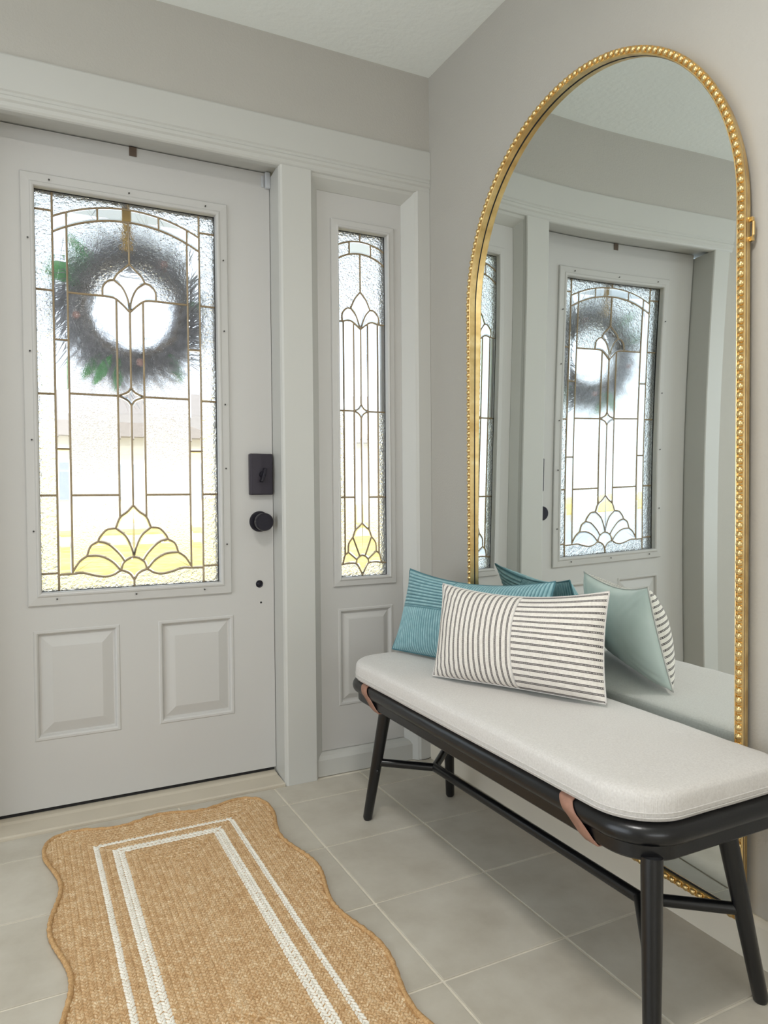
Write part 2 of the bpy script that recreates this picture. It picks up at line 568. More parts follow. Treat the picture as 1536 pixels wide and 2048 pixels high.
tag(obj('trim_1', extrude_x(hp, -1.60, -0.001), 'trim_white'), 'white head casing with stepped moulding over the door and sidelight', kind='structure')
# head jamb soffit behind the casing
tag(obj('trim_2', B(-1.60, -0.001, 0.03, 0.16, 2.049, 2.10), 'trim_white'), 'white head jamb above the door', kind='structure')
# post between door and sidelight
def post(x0, x1):
    pr = [(x0 + 0.0105, 0.16), (x0, 0.012), (x0 + 0.004, 0.004), (x0 + 0.010, 0.0), (x1 - 0.004, 0.0), (x1, 0.004), (x1, 0.16)]
    return extrude_z(pr, 0.0, 2.03)
tag(obj('trim_3', post(XP1, XP2), 'trim_white'), 'white post between the door and the sidelight', kind='structure')
xl = XD - DW - 0.006
tag(obj('trim_4', post(xl - 0.115, xl), 'trim_white'), 'white post on the hinge side of the door', kind='structure')
# right stop and the step around the sidelight
bm = extrude_z([(-0.001, 0.16), (-0.001, 0.0), (-0.050, 0.0), (-0.054, 0.003), (-0.060, 0.006), (-0.094, 0.046), (-0.094, 0.16)], 0.0, 2.049)
tag(obj('trim_5', bm, 'trim_white'), 'white stop strip in the wall corner beside the sidelight', kind='structure')
bm = extrude_z([(XP2, 0.16), (XP2, 0.008), (XP2 + 0.006, 0.018), (XP2 + 0.034, 0.046), (XP2 + 0.034, 0.16)], 0.0, 2.05)
tag(obj('trim_6', bm, 'trim_white'), 'narrow white step moulding beside the post', kind='structure')
bm = extrude_x([(0.16, 0.0), (0.022, 0.0), (0.022, 0.055), (0.030, 0.068), (0.044, 0.075), (0.055, 0.078), (0.16, 0.078)], XP2 + 0.001, -0.060)
tag(obj('trim_7', bm, 'trim_white'), 'white foot board under the sidelight', kind='structure')
bm = extrude_x([(0.030, 2.049), (0.030, 2.027), (0.0085, 2.0268), (0.014, 2.018), (0.046, 1.990), (0.16, 1.990), (0.16, 2.049)], XP2 + 0.002, -0.060)
tag(obj('trim_9', bm, 'trim_white'), 'sloped white moulding over the sidelight', kind='structure')
bm = bmesh.new()
box(bm, XD - 0.012, XD + 0.03, YD + 0.047, YD + 0.062, 0.06, 2.10)
box(bm, XD - DW - 0.03, XD - DW + 0.012, YD + 0.047, YD + 0.062, 0.0, 2.10)
box(bm, XD - DW + 0.012, XD - 0.012, YD + 0.064, YD + 0.076, ZS + DH - 0.012, 2.10)
tag(obj('trim_10', bm, 'trim_white'), 'white door stop on the outer side of the door', kind='structure')
# sill under the door
bm = extrude_x([(0.30, -0.02), (0.006, -0.02), (0.006, 0.006), (0.012, 0.009), (0.085, 0.011), (0.10, 0.014), (0.30, 0.014)], xl, XP1)
tag(obj('trim_8', bm, 'sill_stone'), 'pale stone sill under the door', kind='structure')

# ------------------------------------------------------------------ leaded glass: planar subdivision into panes
def arrange(polys):
    segs = []
    for p in polys:
        segs += [(Vector(a), Vector(b)) for a, b in zip(p, p[1:])]
    cuts = [[0.0, 1.0] for _ in segs]
    for i in range(len(segs)):
        a, b = segs[i]
        for j in range(i + 1, len(segs)):
            c, d = segs[j]
            r, s = b - a, d - c
            den = r.x * s.y - r.y * s.x
            if abs(den) < 1e-12:
                continue
            q = c - a
            u = (q.x * s.y - q.y * s.x) / den
            w = (q.x * r.y - q.y * r.x) / den
            if -1e-6 <= u <= 1 + 1e-6 and -1e-6 <= w <= 1 + 1e-6:
                cuts[i].append(min(1, max(0, u))); cuts[j].append(min(1, max(0, w)))
    key = lambda v: (round(v.x, 4), round(v.y, 4))
    adj = {}
    for (a, b), cs in zip(segs, cuts):
        cs = sorted(cs)
        ks = [key(a.lerp(b, u)) for u in cs]
        for k1, k2 in zip(ks, ks[1:]):
            if k1 != k2:
                adj.setdefault(k1, set()).add(k2); adj.setdefault(k2, set()).add(k1)
    # merge points lying within half a millimetre of each other
    go = True
    while go:                                   # prune loose ends
        go = False
        for k in list(adj):
            if len(adj[k]) <= 1:
                for q in adj[k]:
                    adj[q].discard(k)
                del adj[k]; go = True
    ang = lambda a, b: math.atan2(b[1] - a[1], b[0] - a[0])
    order = {k: sorted(v, key=lambda q: ang(k, q)) for k, v in adj.items()}
    done, faces = set(), []
    for a in adj:
        for b in adj[a]:
            if (a, b) in done:
                continue
            face, u, v = [], a, b
            while (u, v) not in done:
                done.add((u, v)); face.append(u)
                o = order[v]
                w = o[(o.index(u) - 1) % len(o)]
                u, v = v, w
            area = sum(p[0] * q[1] - q[0] * p[1] for p, q in zip(face, face[1:] + face[:1])) / 2
            if area > 4e-5:
                faces.append((area, face))
    return faces

def spl(pts, n=6):
    """smooth curve through points (Catmull-Rom)"""
    P = [Vector(p) for p in pts]
    P = [2 * P[0] - P[1]] + P + [2 * P[-1] - P[-2]]
    out = []
    for i in range(1, len(P) - 2):
        for k in range(n):
            u = k / n
            out.append(0.5 * (2 * P[i] + (P[i + 1] - P[i - 1]) * u + (2 * P[i - 1] - 5 * P[i] + 4 * P[i + 1] - P[i + 2]) * u * u + (3 * P[i] - P[i - 1] - 3 * P[i + 1] + P[i + 2]) * u ** 3))
    out.append(P[-2])
    return [(v.x, v.y) for v in out]

def mir(p):
    return [(-x, z) for x, z in p]

def leaded(parent, lines, border, xc, yg, kindof, came_w=0.0033):
    """panes and lead cames of one window; lines in local (x, z)"""
    x0, x1, z0, z1 = border
    allp = list(lines) + [[(x0, z0), (x1, z0), (x1, z1), (x0, z1), (x0, z0)]]
    for area, f in arrange(allp):
        cx = sum(p[0] for p in f) / len(f); cz = sum(p[1] for p in f) / len(f)
        kind = kindof(cx, cz, area)
        if min(p[1] for p in f) < 0.668 or max(p[1] for p in f) > 1.878:
            kind = 'glass_ripple'
        bm = bmesh.new()
        front = [bm.verts.new((xc + x, yg - 0.002, z)) for x, z in f]
        back = [bm.verts.new((xc + x, yg + 0.002, z)) for x, z in f]
        m = len(f)
        ff = bm.faces.new(front)
        bm.faces.new(back[::-1])
        for k in range(m):
            bm.faces.new((front[k], front[(k + 1) % m], back[(k + 1) % m], back[k]))
        bmesh.ops.recalc_face_normals(bm, faces=bm.faces[:])
        if kind == 'glass_clear':
            th = min(0.006, 0.22 * math.sqrt(area))
            try:
                bmesh.ops.inset_region(bm, faces=[ff], thickness=th, depth=0.0025, use_even_offset=True)
            except Exception:
                pass
        nm = {'glass_clear': 'bevelled_pane', 'glass_ripple': 'rippled_pane', 'glass_grain': 'grained_pane'}[kind]
        obj(nm, bm, kind, parent)
    bm = bmesh.new()
    for p in lines:
        pts = [(xc + x, yg, z) for x, z in p]
        # flat-rounded bar on both faces
        hw = came_w
        P = [Vector(q) for q in pts]
        rings = []
        for i, q in enumerate(P):
            a = P[max(i - 1, 0)]; b = P[min(i + 1, len(P) - 1)]
            d = (b - a).normalized()
            s = Vector((d.z, 0, -d.x))
            rings.append([bm.verts.new(q + s * (hw * math.cos(t)) + Vector((0, 0.0048 * math.sin(t), 0))) for t in [2 * PI * k / 8 for k in range(8)]])
        for A, Bq in zip(rings, rings[1:]):
            for k in range(8):
                bm.faces.new((A[k], A[(k + 1) % 8], Bq[(k + 1) % 8], Bq[k]))
        bm.faces.new(rings[0]); bm.faces.new(rings[-1])
    obj('lead_came', bm, 'came_brass', parent, smooth=True, angle=50)

# door glass ---------------------------------------------------------
GX0, GX1, GZ0, GZ1 = -1.2759, -0.7407, 0.6756, 1.8753
XGC = (GX0 + GX1) / 2
both = lambda p: [p, mir(p)]
L = []
L += both([(-0.219, 0.660), (-0.219, 1.895)])
L += both([(-0.180, 0.7225), (-0.180, 1.8235)])
for z in (1.821, 1.583, 1.272, 0.9655, 0.729):
    L += both([(-0.28, z), (-0.218, z)])
for z in (1.437, 1.107):
    L += both([(-0.2195, z), (-0.1795, z)])
for z in (1.276, 0.9655):
    L += both([(-0.1805, z), (-0.0395, z)])
def arc_through(w, ze, zm, n=24):
    # symmetric arc through (-w,ze),(0,zm),(w,ze)
    s = zm - ze
    R = (w * w + s * s) / (2 * s)
    a = math.asin(w / R)
    return [(R * math.sin(-a + 2 * a * k / n), zm - R + R * math.cos(-a + 2 * a * k / n)) for k in range(n + 1)]
L.append(arc_through(0.2195, 1.804, 1.8585)); L.append(arc_through(0.2195, 1.758, 1.820))
L += both([(-0.0915, 1.8085), (-0.0915, 1.8515)])
L.append([(0, 1.859), (0, 1.895)]); L.append([(0, 1.689), (0, 1.8205)])
fl_out = spl([(0, 1.690), (-0.016, 1.674), (-0.036, 1.655), (-0.0465, 1.636)])
fl_lobe = spl([(-0.0465, 1.636), (-0.064, 1.630), (-0.0785, 1.611), (-0.080, 1.582)])
fl_in = spl([(-0.0465, 1.636), (-0.022, 1.615), (-0.006, 1.580), (0, 1.540)])
fl_low = spl([(-0.181, 1.582), (-0.130, 1.582), (-0.080, 1.5825), (-0.047, 1.580), (-0.024, 1.564), (0, 1.540)])
for p in (fl_out, fl_lobe, fl_in, fl_low):
    L += both(p)
L += both([(-0.040, 1.5765), (-0.040, 0.8925)])
L.append([(0, 1.541), (0, 1.302)]); L.append([(0, 1.248), (0, 0.931)])
L += both(spl([(0, 1.303), (-0.012, 1.288), (-0.040, 1.276)])); L += both(spl([(0, 1.247), (-0.012, 1.264), (-0.040, 1.276)]))
L += both(spl([(0, 0.932), (-0.018, 0.912), (-0.040, 0.894), (-0.0535, 0.861)]))
L += both(spl([(-0.0535, 0.861), (-0.080, 0.8565), (-0.100, 0.835), (-0.1055, 0.8215)]))
L += both(spl([(-0.0535, 0.861), (-0.024, 0.835), (-0.008, 0.800), (0, 0.768)]))
L += both(spl([(-0.1055, 0.8215), (-0.1275, 0.807), (-0.1385, 0.7775)]))
L += both(spl([(-0.1055, 0.8215), (-0.077, 0.812), (-0.046, 0.782), (-0.0275, 0.755)]))
L += both(spl([(-0.1385, 0.7775), (-0.160, 0.761), (-0.1805, 0.729)]))
L += both(spl([(-0.1385, 0.7775), (-0.100, 0.775), (-0.066, 0.757), (-0.0395, 0.727)]))
L.append(spl([(-0.0395, 0.727), (-0.029, 0.754), (0, 0.768), (0.029, 0.754), (0.0395, 0.727)]))
L += both(spl([(-0.2195, 0.7235), (-0.180, 0.7245), (-0.150, 0.7255), (-0.115, 0.7155), (-0.085, 0.7105), (-0.060, 0.716), (-0.0395, 0.727), (-0.014, 0.717), (0, 0.6965)]))
L.append([(0, 0.697), (0, 0.660)])
def kind_door(x, z, a):
    ax = abs(x)
    if ax > 0.219 or z > 1.855 or z < 0.712:
        return 'glass_ripple'
    if ax > 0.180:
        return 'glass_clear'
    if z > 1.815:
        return 'glass_ripple' if z > 1.85 else 'glass_clear'
    if a > 0.012 and ax > 0.04:
        return 'glass_ripple' if z > 1.58 else 'glass_grain'
    return 'glass_clear'

# the door ------------------------------------------------------------
door = empty('door_1', (XD - DW / 2, YD, ZS))
tag(door, 'white panelled entry door with tall leaded glass', kind='structure')
PX = [(-1.302, -1.0575), (-0.941, -0.6965)]
PZ = (0.229, 0.562)
bm = bmesh.new()
plate(bm, XD - DW, XD, ZS, ZS + DH, [(GX0 - 0.012, GX1 + 0.012, GZ0 - 0.012, GZ1 + 0.012)] + [(a, b, *PZ) for a, b in PX], YD, YD + 0.045)
obj('door_slab', bm, 'door_white', door)
for a, b in PX:
    bm = bmesh.new()
    nest(bm, a, b, *PZ, YD, [(0, 0.004), (0, 0.0), (0.003, -0.0025), (0.009, -0.0025), (0.013, 0.001), (0.016, 0.009), (0.020, 0.0095), (0.048, 0.001), (0.052, 0.0)])
    box(bm, a, b, YD + 0.03, YD + 0.045, *PZ)
    obj('raised_panel', bm, 'door_white', door)
def glass_frame(parent, x0, x1, z0, z1, ox, oz, y, name='glass_frame'):
    """moulded frame round a light: outer edge ox/oz beyond the lip"""
    bm = bmesh.new()
    rings = []
    for a, d in ((1.0, 0.0), (1.0, -0.006), (0.93, -0.0085), (0.35, -0.0105), (0.28, -0.013), (0.16, -0.014), (0.06, -0.012), (0.0, -0.008), (0.0, 0.012)):
        rings.append([bm.verts.new((x, y + d, z)) for x, z in ((x0 - ox * a, z0 - oz * a), (x1 + ox * a, z0 - oz * a), (x1 + ox * a, z1 + oz * a), (x0 - ox * a, z1 + oz * a))])
    for A, Bq in zip(rings, rings[1:]):
        for k in range(4):
            bm.faces.new((A[k], A[(k + 1) % 4], Bq[(k + 1) % 4], Bq[k]))
    return obj(name, bm, 'door_white', parent)
gf = glass_frame(door, GX0, GX1, GZ0, GZ1, 0.038, 0.040, YD)
# dark glazing spacer behind the lip and the outer stop
bm = bmesh.new()
plate(bm, GX0 - 0.012, GX1 + 0.012, GZ0 - 0.012, GZ1 + 0.012, [(GX0 + 0.001, GX1 - 0.001, GZ0 + 0.001, GZ1 - 0.001)], YD + 0.0125, YD + 0.018)
obj('glazing_seal', bm, 'seal_black', door)
bm = bmesh.new()
plate(bm, GX0 - 0.03, GX1 + 0.03, GZ0 - 0.03, GZ1 + 0.03, [(GX0, GX1, GZ0, GZ1)], YD + 0.046, YD + 0.058)
obj('outer_stop', bm, 'door_white', door)
leaded(door, L, (-0.279, 0.279, 0.664, 1.887), XGC, YD + 0.0245, kind_door)
# screw plugs in the glass frame
plug = None
spots = [(-1.295, z) for z in (1.72, 1.39, 1.13, 0.86)] + [(-0.719, z) for z in (1.73, 1.50, 1.26, 1.05, 0.80)] + [(x, 1.897) for x in (-1.235, -1.01, -0.775)] + [(x, 0.655) for x in (-1.235, -1.008, -0.795)]
for x, z in spots:
    if plug is None:
        plug = obj('screw_plug', lathe(bmesh.new(), [(0, -0.001), (0.0024, -0.001), (0.0026, 0.002)], (x, YD - 0.0135, z), (0, -1, 0), 10), 'screw_grey', door)
        p0 = Vector((x, 0, z))
    else:
        o = plug.copy(); COL.objects.link(o); o.parent = door
        o.location = Vector((x, 0, z)) - p0
# bottom sweep
obj('bottom_seal', B(XD - DW + 0.004, XD - 0.004, YD + 0.004, YD + 0.04, 0.0145, ZS + 0.001), 'seal_black', door)
# deadbolt plate with thumb turn
db = obj('deadbolt_plate', B(-0.6405, -0.5615, YD - 0.024, YD, 0.962, 1.1005, bev=0.004), 'satin_dark', door)
bm = lathe(bmesh.new(), [(0, 0.006), (0.010, 0.006), (0.012, 0.0)], (-0.598, YD - 0.024, 1.030), (0, -1, 0), 20)
obj('turn_collar', bm, 'black_metal', db, smooth=True, angle=40)
bm = box(bmesh.new(), -0.005, 0.005, -0.020, 0.0, -0.026, 0.022, bev=0.0022)
bmesh.ops.rotate(bm, verts=bm.verts[:], cent=(0, 0, 0), matrix=Matrix.Rotation(math.radians(17), 3, 'Y'))
bmesh.ops.translate(bm, verts=bm.verts[:], vec=(-0.598, YD - 0.026, 1.030))
obj('thumb_turn', bm, 'black_metal', db)
# knob
kb = obj('door_knob', lathe(bmesh.new(), [(0.014, 0.0), (0.013, 0.028), (0.024, 0.032), (0.0292, 0.037), (0.0302, 0.048), (0.0295, 0.062), (0.027, 0.0655), (0, 0.066)], (-0.6035, YD, 0.872), (0, -1, 0), 40), 'black_metal', door, smooth=True, angle=35)
obj('rose', lathe(bmesh.new(), [(0.0352, 0.0), (0.0352, 0.004), (0.033, 0.008), (0.014, 0.0095)], (-0.6035, YD, 0.872), (0, -1, 0), 40), 'black_metal', kb, smooth=True, angle=35)
hp_ = obj('hole_plug', lathe(bmesh.new(), [(0.0125, 0.0), (0.0125, 0.002), (0.011, 0.0035), (0.009, 0.002), (0.007, 0.002), (0.005, 0.0035), (0, 0.0035)], (-0.6065, YD, 0.660), (0, -1, 0), 28), 'black_metal', door, smooth=True, angle=35)
obj('small_hole', lathe(bmesh.new(), [(0.0035, 0.0003), (0, 0.0004)], (-0.6015, YD, 0.596), (0, -1, 0), 14), 'seal_black', door)

# door sensor in the top corner of the door
bm = box(bmesh.new(), XD - 0.017, XD + 0.0015, YD - 0.016, YD - 0.0002, 1.992, 2.046, bev=0.004)
ds = obj('door_sensor', bm, 'sensor_plastic')
tag(ds, 'small pale plastic contact sensor at the top corner of the door', 'sensor')
obj('sensor_magnet', B(XD - 0.028, XD - 0.019, YD - 0.005, YD - 0.0002, 1.996, 2.034, bev=0.002), 'sensor_plastic', ds)

# ------------------------------------------------------------------ sidelight
side = empty('window_1', (-0.246, 0.048, 0.078))
tag(side, 'narrow leaded sidelight panel beside the door', kind='structure')
SX0, SX1, SZ0, SZ1 = -0.3385, -0.1539, 0.6726, 1.8724
SY = 0.048
bm = bmesh.new()
SP = (-0.350, -0.136, 0.226, 0.565)
plate(bm, XP2 + 0.034, -0.094, 0.078, 1.99, [(SX0 - 0.01, SX1 + 0.01, SZ0 - 0.01, SZ1 + 0.01), SP], SY, SY + 0.045)
obj('panel_slab', bm, 'door_white', side)
bm = bmesh.new()
nest(bm, *SP, SY, [(0, 0.004), (0, 0.0), (0.003, -0.0025), (0.009, -0.0025), (0.013, 0.001), (0.016, 0.008), (0.020, 0.0085), (0.036, 0.001), (0.040, 0.0)])
box(bm, SP[0], SP[1], SY + 0.03, SY + 0.045, SP[2], SP[3])
obj('raised_panel', bm, 'door_white', side)
glass_frame(side, SX0, SX1, SZ0, SZ1, 0.028, 0.030, SY)
bm = bmesh.new()
plate(bm, SX0 - 0.01, SX1 + 0.01, SZ0 - 0.01, SZ1 + 0.01, [(SX0 + 0.001, SX1 - 0.001, SZ0 + 0.001, SZ1 - 0.001)], SY + 0.0125, SY + 0.016)
obj('glazing_seal', bm, 'seal_black', side)
bm = bmesh.new()
plate(bm, SX0 - 0.03, SX1 + 0.03, SZ0 - 0.03, SZ1 + 0.03, [(SX0, SX1, SZ0, SZ1)], SY + 0.046, SY + 0.058)
obj('outer_stop', bm, 'door_white', side)
L = []
for x, zt in ((0.066, 1.564), (0.027, 1.5605)):
    L += both([(-x, zt + (0.0 if x > 0.05 else 0.002)), (-x, 0.7475 if x > 0.05 else 0.8325)])
L.append(arc_through(0.097, 1.818, 1.8455)); L.append(arc_through(0.097, 1.769, 1.8035))
L += both([(-0.041, 1.7965), (-0.041, 1.8415)])
L.append([(0, 1.8445), (0, 1.885)]); L.append([(0, 1.670), (0, 1.8045)])
L += both(spl([(0, 1.671), (-0.021, 1.645), (-0.037, 1.6115)]))
L += both(spl([(-0.037, 1.6115), (-0.053, 1.609), (-0.069, 1.590), (-0.0695, 1.5635)]))
L += both(spl([(-0.037, 1.6115), (-0.018, 1.588), (0, 1.541)]))
L += both(spl([(-0.099, 1.563), (-0.070, 1.5635), (-0.046, 1.5685), (-0.027, 1.562), (0, 1.541)]))
L.append([(0, 1.542), (0, 1.277)]); L.append([(0, 1.231), (0, 0.858)])
L += both(spl([(0, 1.278), (-0.010, 1.263), (-0.027, 1.254)])); L += both(spl([(0, 1.230), (-0.010, 1.245), (-0.027, 1.254)]))
L += both([(-0.099, 1.254), (-0.0265, 1.254)]); L += both([(-0.099, 0.951), (-0.0265, 0.951)])
L += both(spl([(0, 0.859), (-0.013, 0.846), (-0.027, 0.834), (-0.036, 0.810)]))
L += both(spl([(-0.036, 0.810), (-0.052, 0.788), (-0.0545, 0.758)]))
L += both(spl([(-0.0545, 0.758), (-0.067, 0.747), (-0.0755, 0.7165)]))
L += both([(-0.036, 0.810), (-0.0105, 0.7425)]); L += both([(-0.0545, 0.758), (-0.0215, 0.7305)])
L.append(spl([(-0.024, 0.716), (-0.020, 0.7335), (0, 0.7455), (0.020, 0.7335), (0.024, 0.716)]))
L += both(spl([(-0.099, 0.7135), (-0.0755, 0.7165), (-0.050, 0.7195), (-0.024, 0.716), (-0.011, 0.698), (0, 0.676)]))
L.append([(0, 0.677), (0, 0.660)])
def kind_side(x, z, a):
    ax = abs(x)
    if z > 1.836 or z < 0.712:
        return 'glass_ripple'
    if z > 1.785 and a < 0.004:
        return 'glass_clear'
    if z > 1.60 and ax > 0.02 and a > 0.002:
        return 'glass_ripple'
    if ax > 0.066:
        return 'glass_ripple'
    if ax > 0.027 and 0.75 < z < 1.5:
        return 'glass_grain'
    return 'glass_clear'
leaded(side, L, (-0.098, 0.098, 0.664, 1.881), -0.246, SY + 0.021, kind_side, came_w=0.0030)

# ------------------------------------------------------------------ arched mirror
MC, MW, MZS, MZB = -0.7970, 0.5000, 1.5420, 0.0870       # centre y, half width, spring height, bottom
def warp(y, z):
    k = (-0.032326, 0.006639, -0.003011, -0.00142, 0.017598, 0.01595, 0.013666, 0.004977, 0.00021, 0.005903, 0.045508, 0.016668, -0.027034, -0.018123, -0.010545)
    u, v = y + 0.78, z - 1.05
    m = (1, u, v, u * u, u * v, v * v, u ** 3, u * u * v, u * v * v, v ** 3, u ** 4, u ** 3 * v, u * u * v * v, u * v ** 3, v ** 4)
    return sum(a * b for a, b in zip(k, m))
mirror = empty('arched_mirror', (-0.03, MC, MZB))
tag(mirror, 'tall arched wall mirror in a gold beaded frame behind the bench', 'mirror')
def arch_path(inset=0.0, step=0.03):
    w = MW - inset
    pts = []
    zb = MZB + inset
    n = int((MZS - zb) / step)
    pts += [(MC + w, zb + (MZS - zb) * k / n) for k in range(n)]
    m = int(PI * w / step)
    pts += [(MC + w * math.cos(PI * k / m), MZS + w * math.sin(PI * k / m)) for k in range(m)]
    pts += [(MC - w, MZS - (MZS - zb) * k / n) for k in range(n)]
    q = int(2 * w / step)
    pts += [(MC - w + 2 * w * k / q, zb) for k in range(q)]
    return pts
path = []
P = arch_path()
for i, (y, z) in enumerate(P):
    if abs(z - MZB) < 1e-6 and abs(abs(y - MC) - MW) < 1e-6:
        n = Vector((0, 1 if y < MC else -1, 1))
    elif abs(z - MZB) < 1e-6:
        n = Vector((0, 0, 1))
    elif z <= MZS:
        n = Vector((0, -1 if y > MC else 1, 0))
    else:
        n = -Vector((0, y - MC, z - MZS)).normalized()
    path.append((Vector((0, y, z)), n, Vector((-1, 0, 0))))
def sweep_var(profs, mat, name, **kw):
    bm = bmesh.new()
    rings = [[bm.verts.new(p + n * a + d * b) for a, b in pr] for (p, n, d), pr in zip(path, profs)]
    m = len(rings)
    for i in range(m):
        A, Bq = rings[i], rings[(i + 1) % m]
        for k in range(len(profs[0]) - 1):
            bm.faces.new((A[k], A[k + 1], Bq[k + 1], Bq[k]))
    return obj(name, bm, mat, mirror, **kw)
deep = [-warp(p.y, p.z) for p, n, d in path]
fr_prof = [(0.018, 0.012), (0.010, 0.012), (0.008, 0.022), (0.0095, 0.0235), (0.0065, 0.025), (0.0, 0.0385), (0.0015, 0.0415), (0.0028, 0.040), (0.0145, 0.040), (0.0155, 0.0425), (0.0175, 0.043), (0.0190, 0.041)]
sweep_var([fr_prof + [(0.0192, min(g + 0.0025, 0.0405))] for g in deep], 'gold', 'frame', smooth=True, angle=35)
sweep_var([[(0.0150, min(g + 0.0026, 0.0406)), (0.0196, min(g + 0.0026, 0.0406)), (0.0199, g - 0.001)] for g in deep], 'seal_black', 'rebate')
# beads
def walk(pts, n):
    P = [Vector(p) for p in pts] + [Vector(pts[0])]
    ds = [0]
    for a, b in zip(P, P[1:]):
        ds.append(ds[-1] + (b - a).length)
    out, j = [], 0
    for k in range(n):
        s = ds[-1] * k / n
        while ds[j + 1] < s:
            j += 1
        out.append(P[j].lerp(P[j + 1], (s - ds[j]) / (ds[j + 1] - ds[j])))
    return out
bead_me = None
for q in walk(arch_path(0.0085, 0.01), 292):
    if bead_me is None:
        bm = bmesh.new()
        lathe(bm, [(0.0078, 0.0), (0.0077, 0.0025), (0.0064, 0.0055), (0.0039, 0.0074), (0, 0.0082)], (0, 0, 0), (-1, 0, 0), 12)
        bead_me = bpy.data.meshes.new('bead')
        bm.to_mesh(bead_me); bm.free()
        bead_me.polygons.foreach_set('use_smooth', [True] * len(bead_me.polygons))
        bead_me.materials.append(MATS['gold'])
    o = bpy.data.objects.new('bead', bead_me)
    COL.objects.link(o); o.parent = mirror
    o.location = Vector((-0.0398, q.x, q.y)) - mirror.location
# mirror glass, slightly bowed as the photograph's reflection shows
bm = bmesh.new()
rows = []
NZ, NY = 70, 36
zt = MZS + (MW - 0.0185)
for i in range(NZ + 1):
    t_ = i / NZ
    z = MZB + 0.0185 + (zt - MZB - 0.0185) * (1 - (1 - t_) ** 1.35)
    w = MW - 0.0185
    if z > MZS:
        w = math.sqrt(max(w * w - (z - MZS) ** 2, 1e-8))
    rows.append([bm.verts.new((warp(MC + w * (2 * k / NY - 1), z) , MC + w * (2 * k / NY - 1), z)) for k in range(NY + 1)])
for A, Bq in zip(rows, rows[1:]):
    for k in range(NY):
        bm.faces.new((A[k], A[k + 1], Bq[k + 1], Bq[k]))
bmesh.ops.remove_doubles(bm, verts=bm.verts[:], dist=1e-5)
obj('mirror_glass', bm, 'mirror', mirror, smooth=True)
obj('backing_board', B(-0.006, -0.0005, MC - 0.46, MC + 0.46, MZB + 0.03, MZS + 0.1), 'gold_side', mirror)
bm = bmesh.new()
tube(bm, [(-0.010, -1.288, 1.468), (-0.014, -1.296, 1.474), (-0.014, -1.296, 1.500), (-0.010, -1.288, 1.506)], 0.0028, n=8)
box(bm, -0.016, -0.008, -1.294, -1.286, 1.463, 1.472, bev=0.001)
box(bm, -0.016, -0.008, -1.294, -1.286, 1.502, 1.511, bev=0.001)
obj('hanging_ring', bm, 'gold', mirror, smooth=True, angle=40)

# ------------------------------------------------------------------ bench
bench = empty('bench', (-0.26, -0.84, 0.0))
tag(bench, 'long black wooden bench with splayed legs and leather straps', 'bench')
BX0, BX1, BY0, BY1 = -0.447, -0.050, -1.424, -0.205
RT = 0.0195
zc = 0.3865
out = rrect(BX0 + RT, BX1 - RT, BY0 + RT, BY1 - RT, 0.085, 14, 0.045)
obj('top_rail', tube(bmesh.new(), [(x, y, zc) for x, y in out], RT, n=16, closed=True), 'black_wood', bench, smooth=True)
out = rrect(BX0 + 0.012, BX1 - 0.012, BY0 + 0.012, BY1 - 0.03, 0.085, 14, 0.05)
bm = bmesh.new()
pth = []
for i, (x, y) in enumerate(out):
    a = Vector(out[i - 1]); b = Vector(out[(i + 1) % len(out)])
    d = (b - a).normalized()
    pth.append((Vector((x, y, 0)), Vector((-d.y, d.x, 0)), Vector((0, 0, 1))))
sweep(bm, pth, [(0.0, 0.348), (0.0, 0.370), (0.004, 0.374), (0.026, 0.374), (0.030, 0.370), (0.030, 0.348), (0.026, 0.344), (0.004, 0.344), (0.0, 0.348)])
bmesh.ops.remove_doubles(bm, verts=bm.verts[:], dist=1e-6)
obj('lower_rail', bm, 'black_wood', bench, smooth=True, angle=40)
# slats under the pad
for k in range(9):
    y = -0.33 - k * 0.122
    obj('slat', B(BX0 + 0.03, BX1 - 0.03, y - 0.03, y + 0.03, 0.372, 0.386, bev=0.002), 'black_wood', bench)
legs = [((-0.428, -0.342, 0), (-0.392, -0.402, 0.352)), ((-0.122, -0.312, 0), (-0.165, -0.372, 0.352)),
        ((-0.098, -1.383, 0), (-0.165, -1.352, 0.352)), ((-0.438, -1.436, 0), (-0.396, -1.396, 0.352))]
for a, b in legs:
    a, b = Vector(a), Vector(b)
    pts = [a + (b - a) * u for u in (0, 0.02, 0.3, 0.7, 1.0)]
    obj('leg', tube(bmesh.new(), pts, [0.0105, 0.0138, 0.0150, 0.0172, 0.0185], n=16), 'black_wood', bench, smooth=True, angle=40)
def on_leg(i, z):
    a, b = Vector(legs[i][0]), Vector(legs[i][1])
    return a + (b - a) * (z / 0.352)
JL, JR = Vector((-0.265, -0.460, 0.166)), Vector((-0.265, -1.242, 0.172))
for J, pair in ((JL, (0, 1)), (JR, (3, 2))):
    for i in pair:
        q = on_leg(i, 0.178)
        obj('brace', tube(bmesh.new(), [J, q], 0.0115, n=12), 'black_wood', bench, smooth=True, angle=40)
obj('stretcher', tube(bmesh.new(), [JL, JR], 0.0122, n=14), 'black_wood', bench, smooth=True, angle=40)
for i, s in ((0, -1), (3, -1), (1, 1), (2, 1)):
    q = on_leg(i, 0.155)
    obj('bolt_cap', lathe(bmesh.new(), [(0.006, 0.0), (0.006, 0.0165), (0.004, 0.0185), (0, 0.019)], q, (0, -1 if i in (0, 1) else 1, 0), 12), 'black_wood', bench, smooth=True, angle=40)
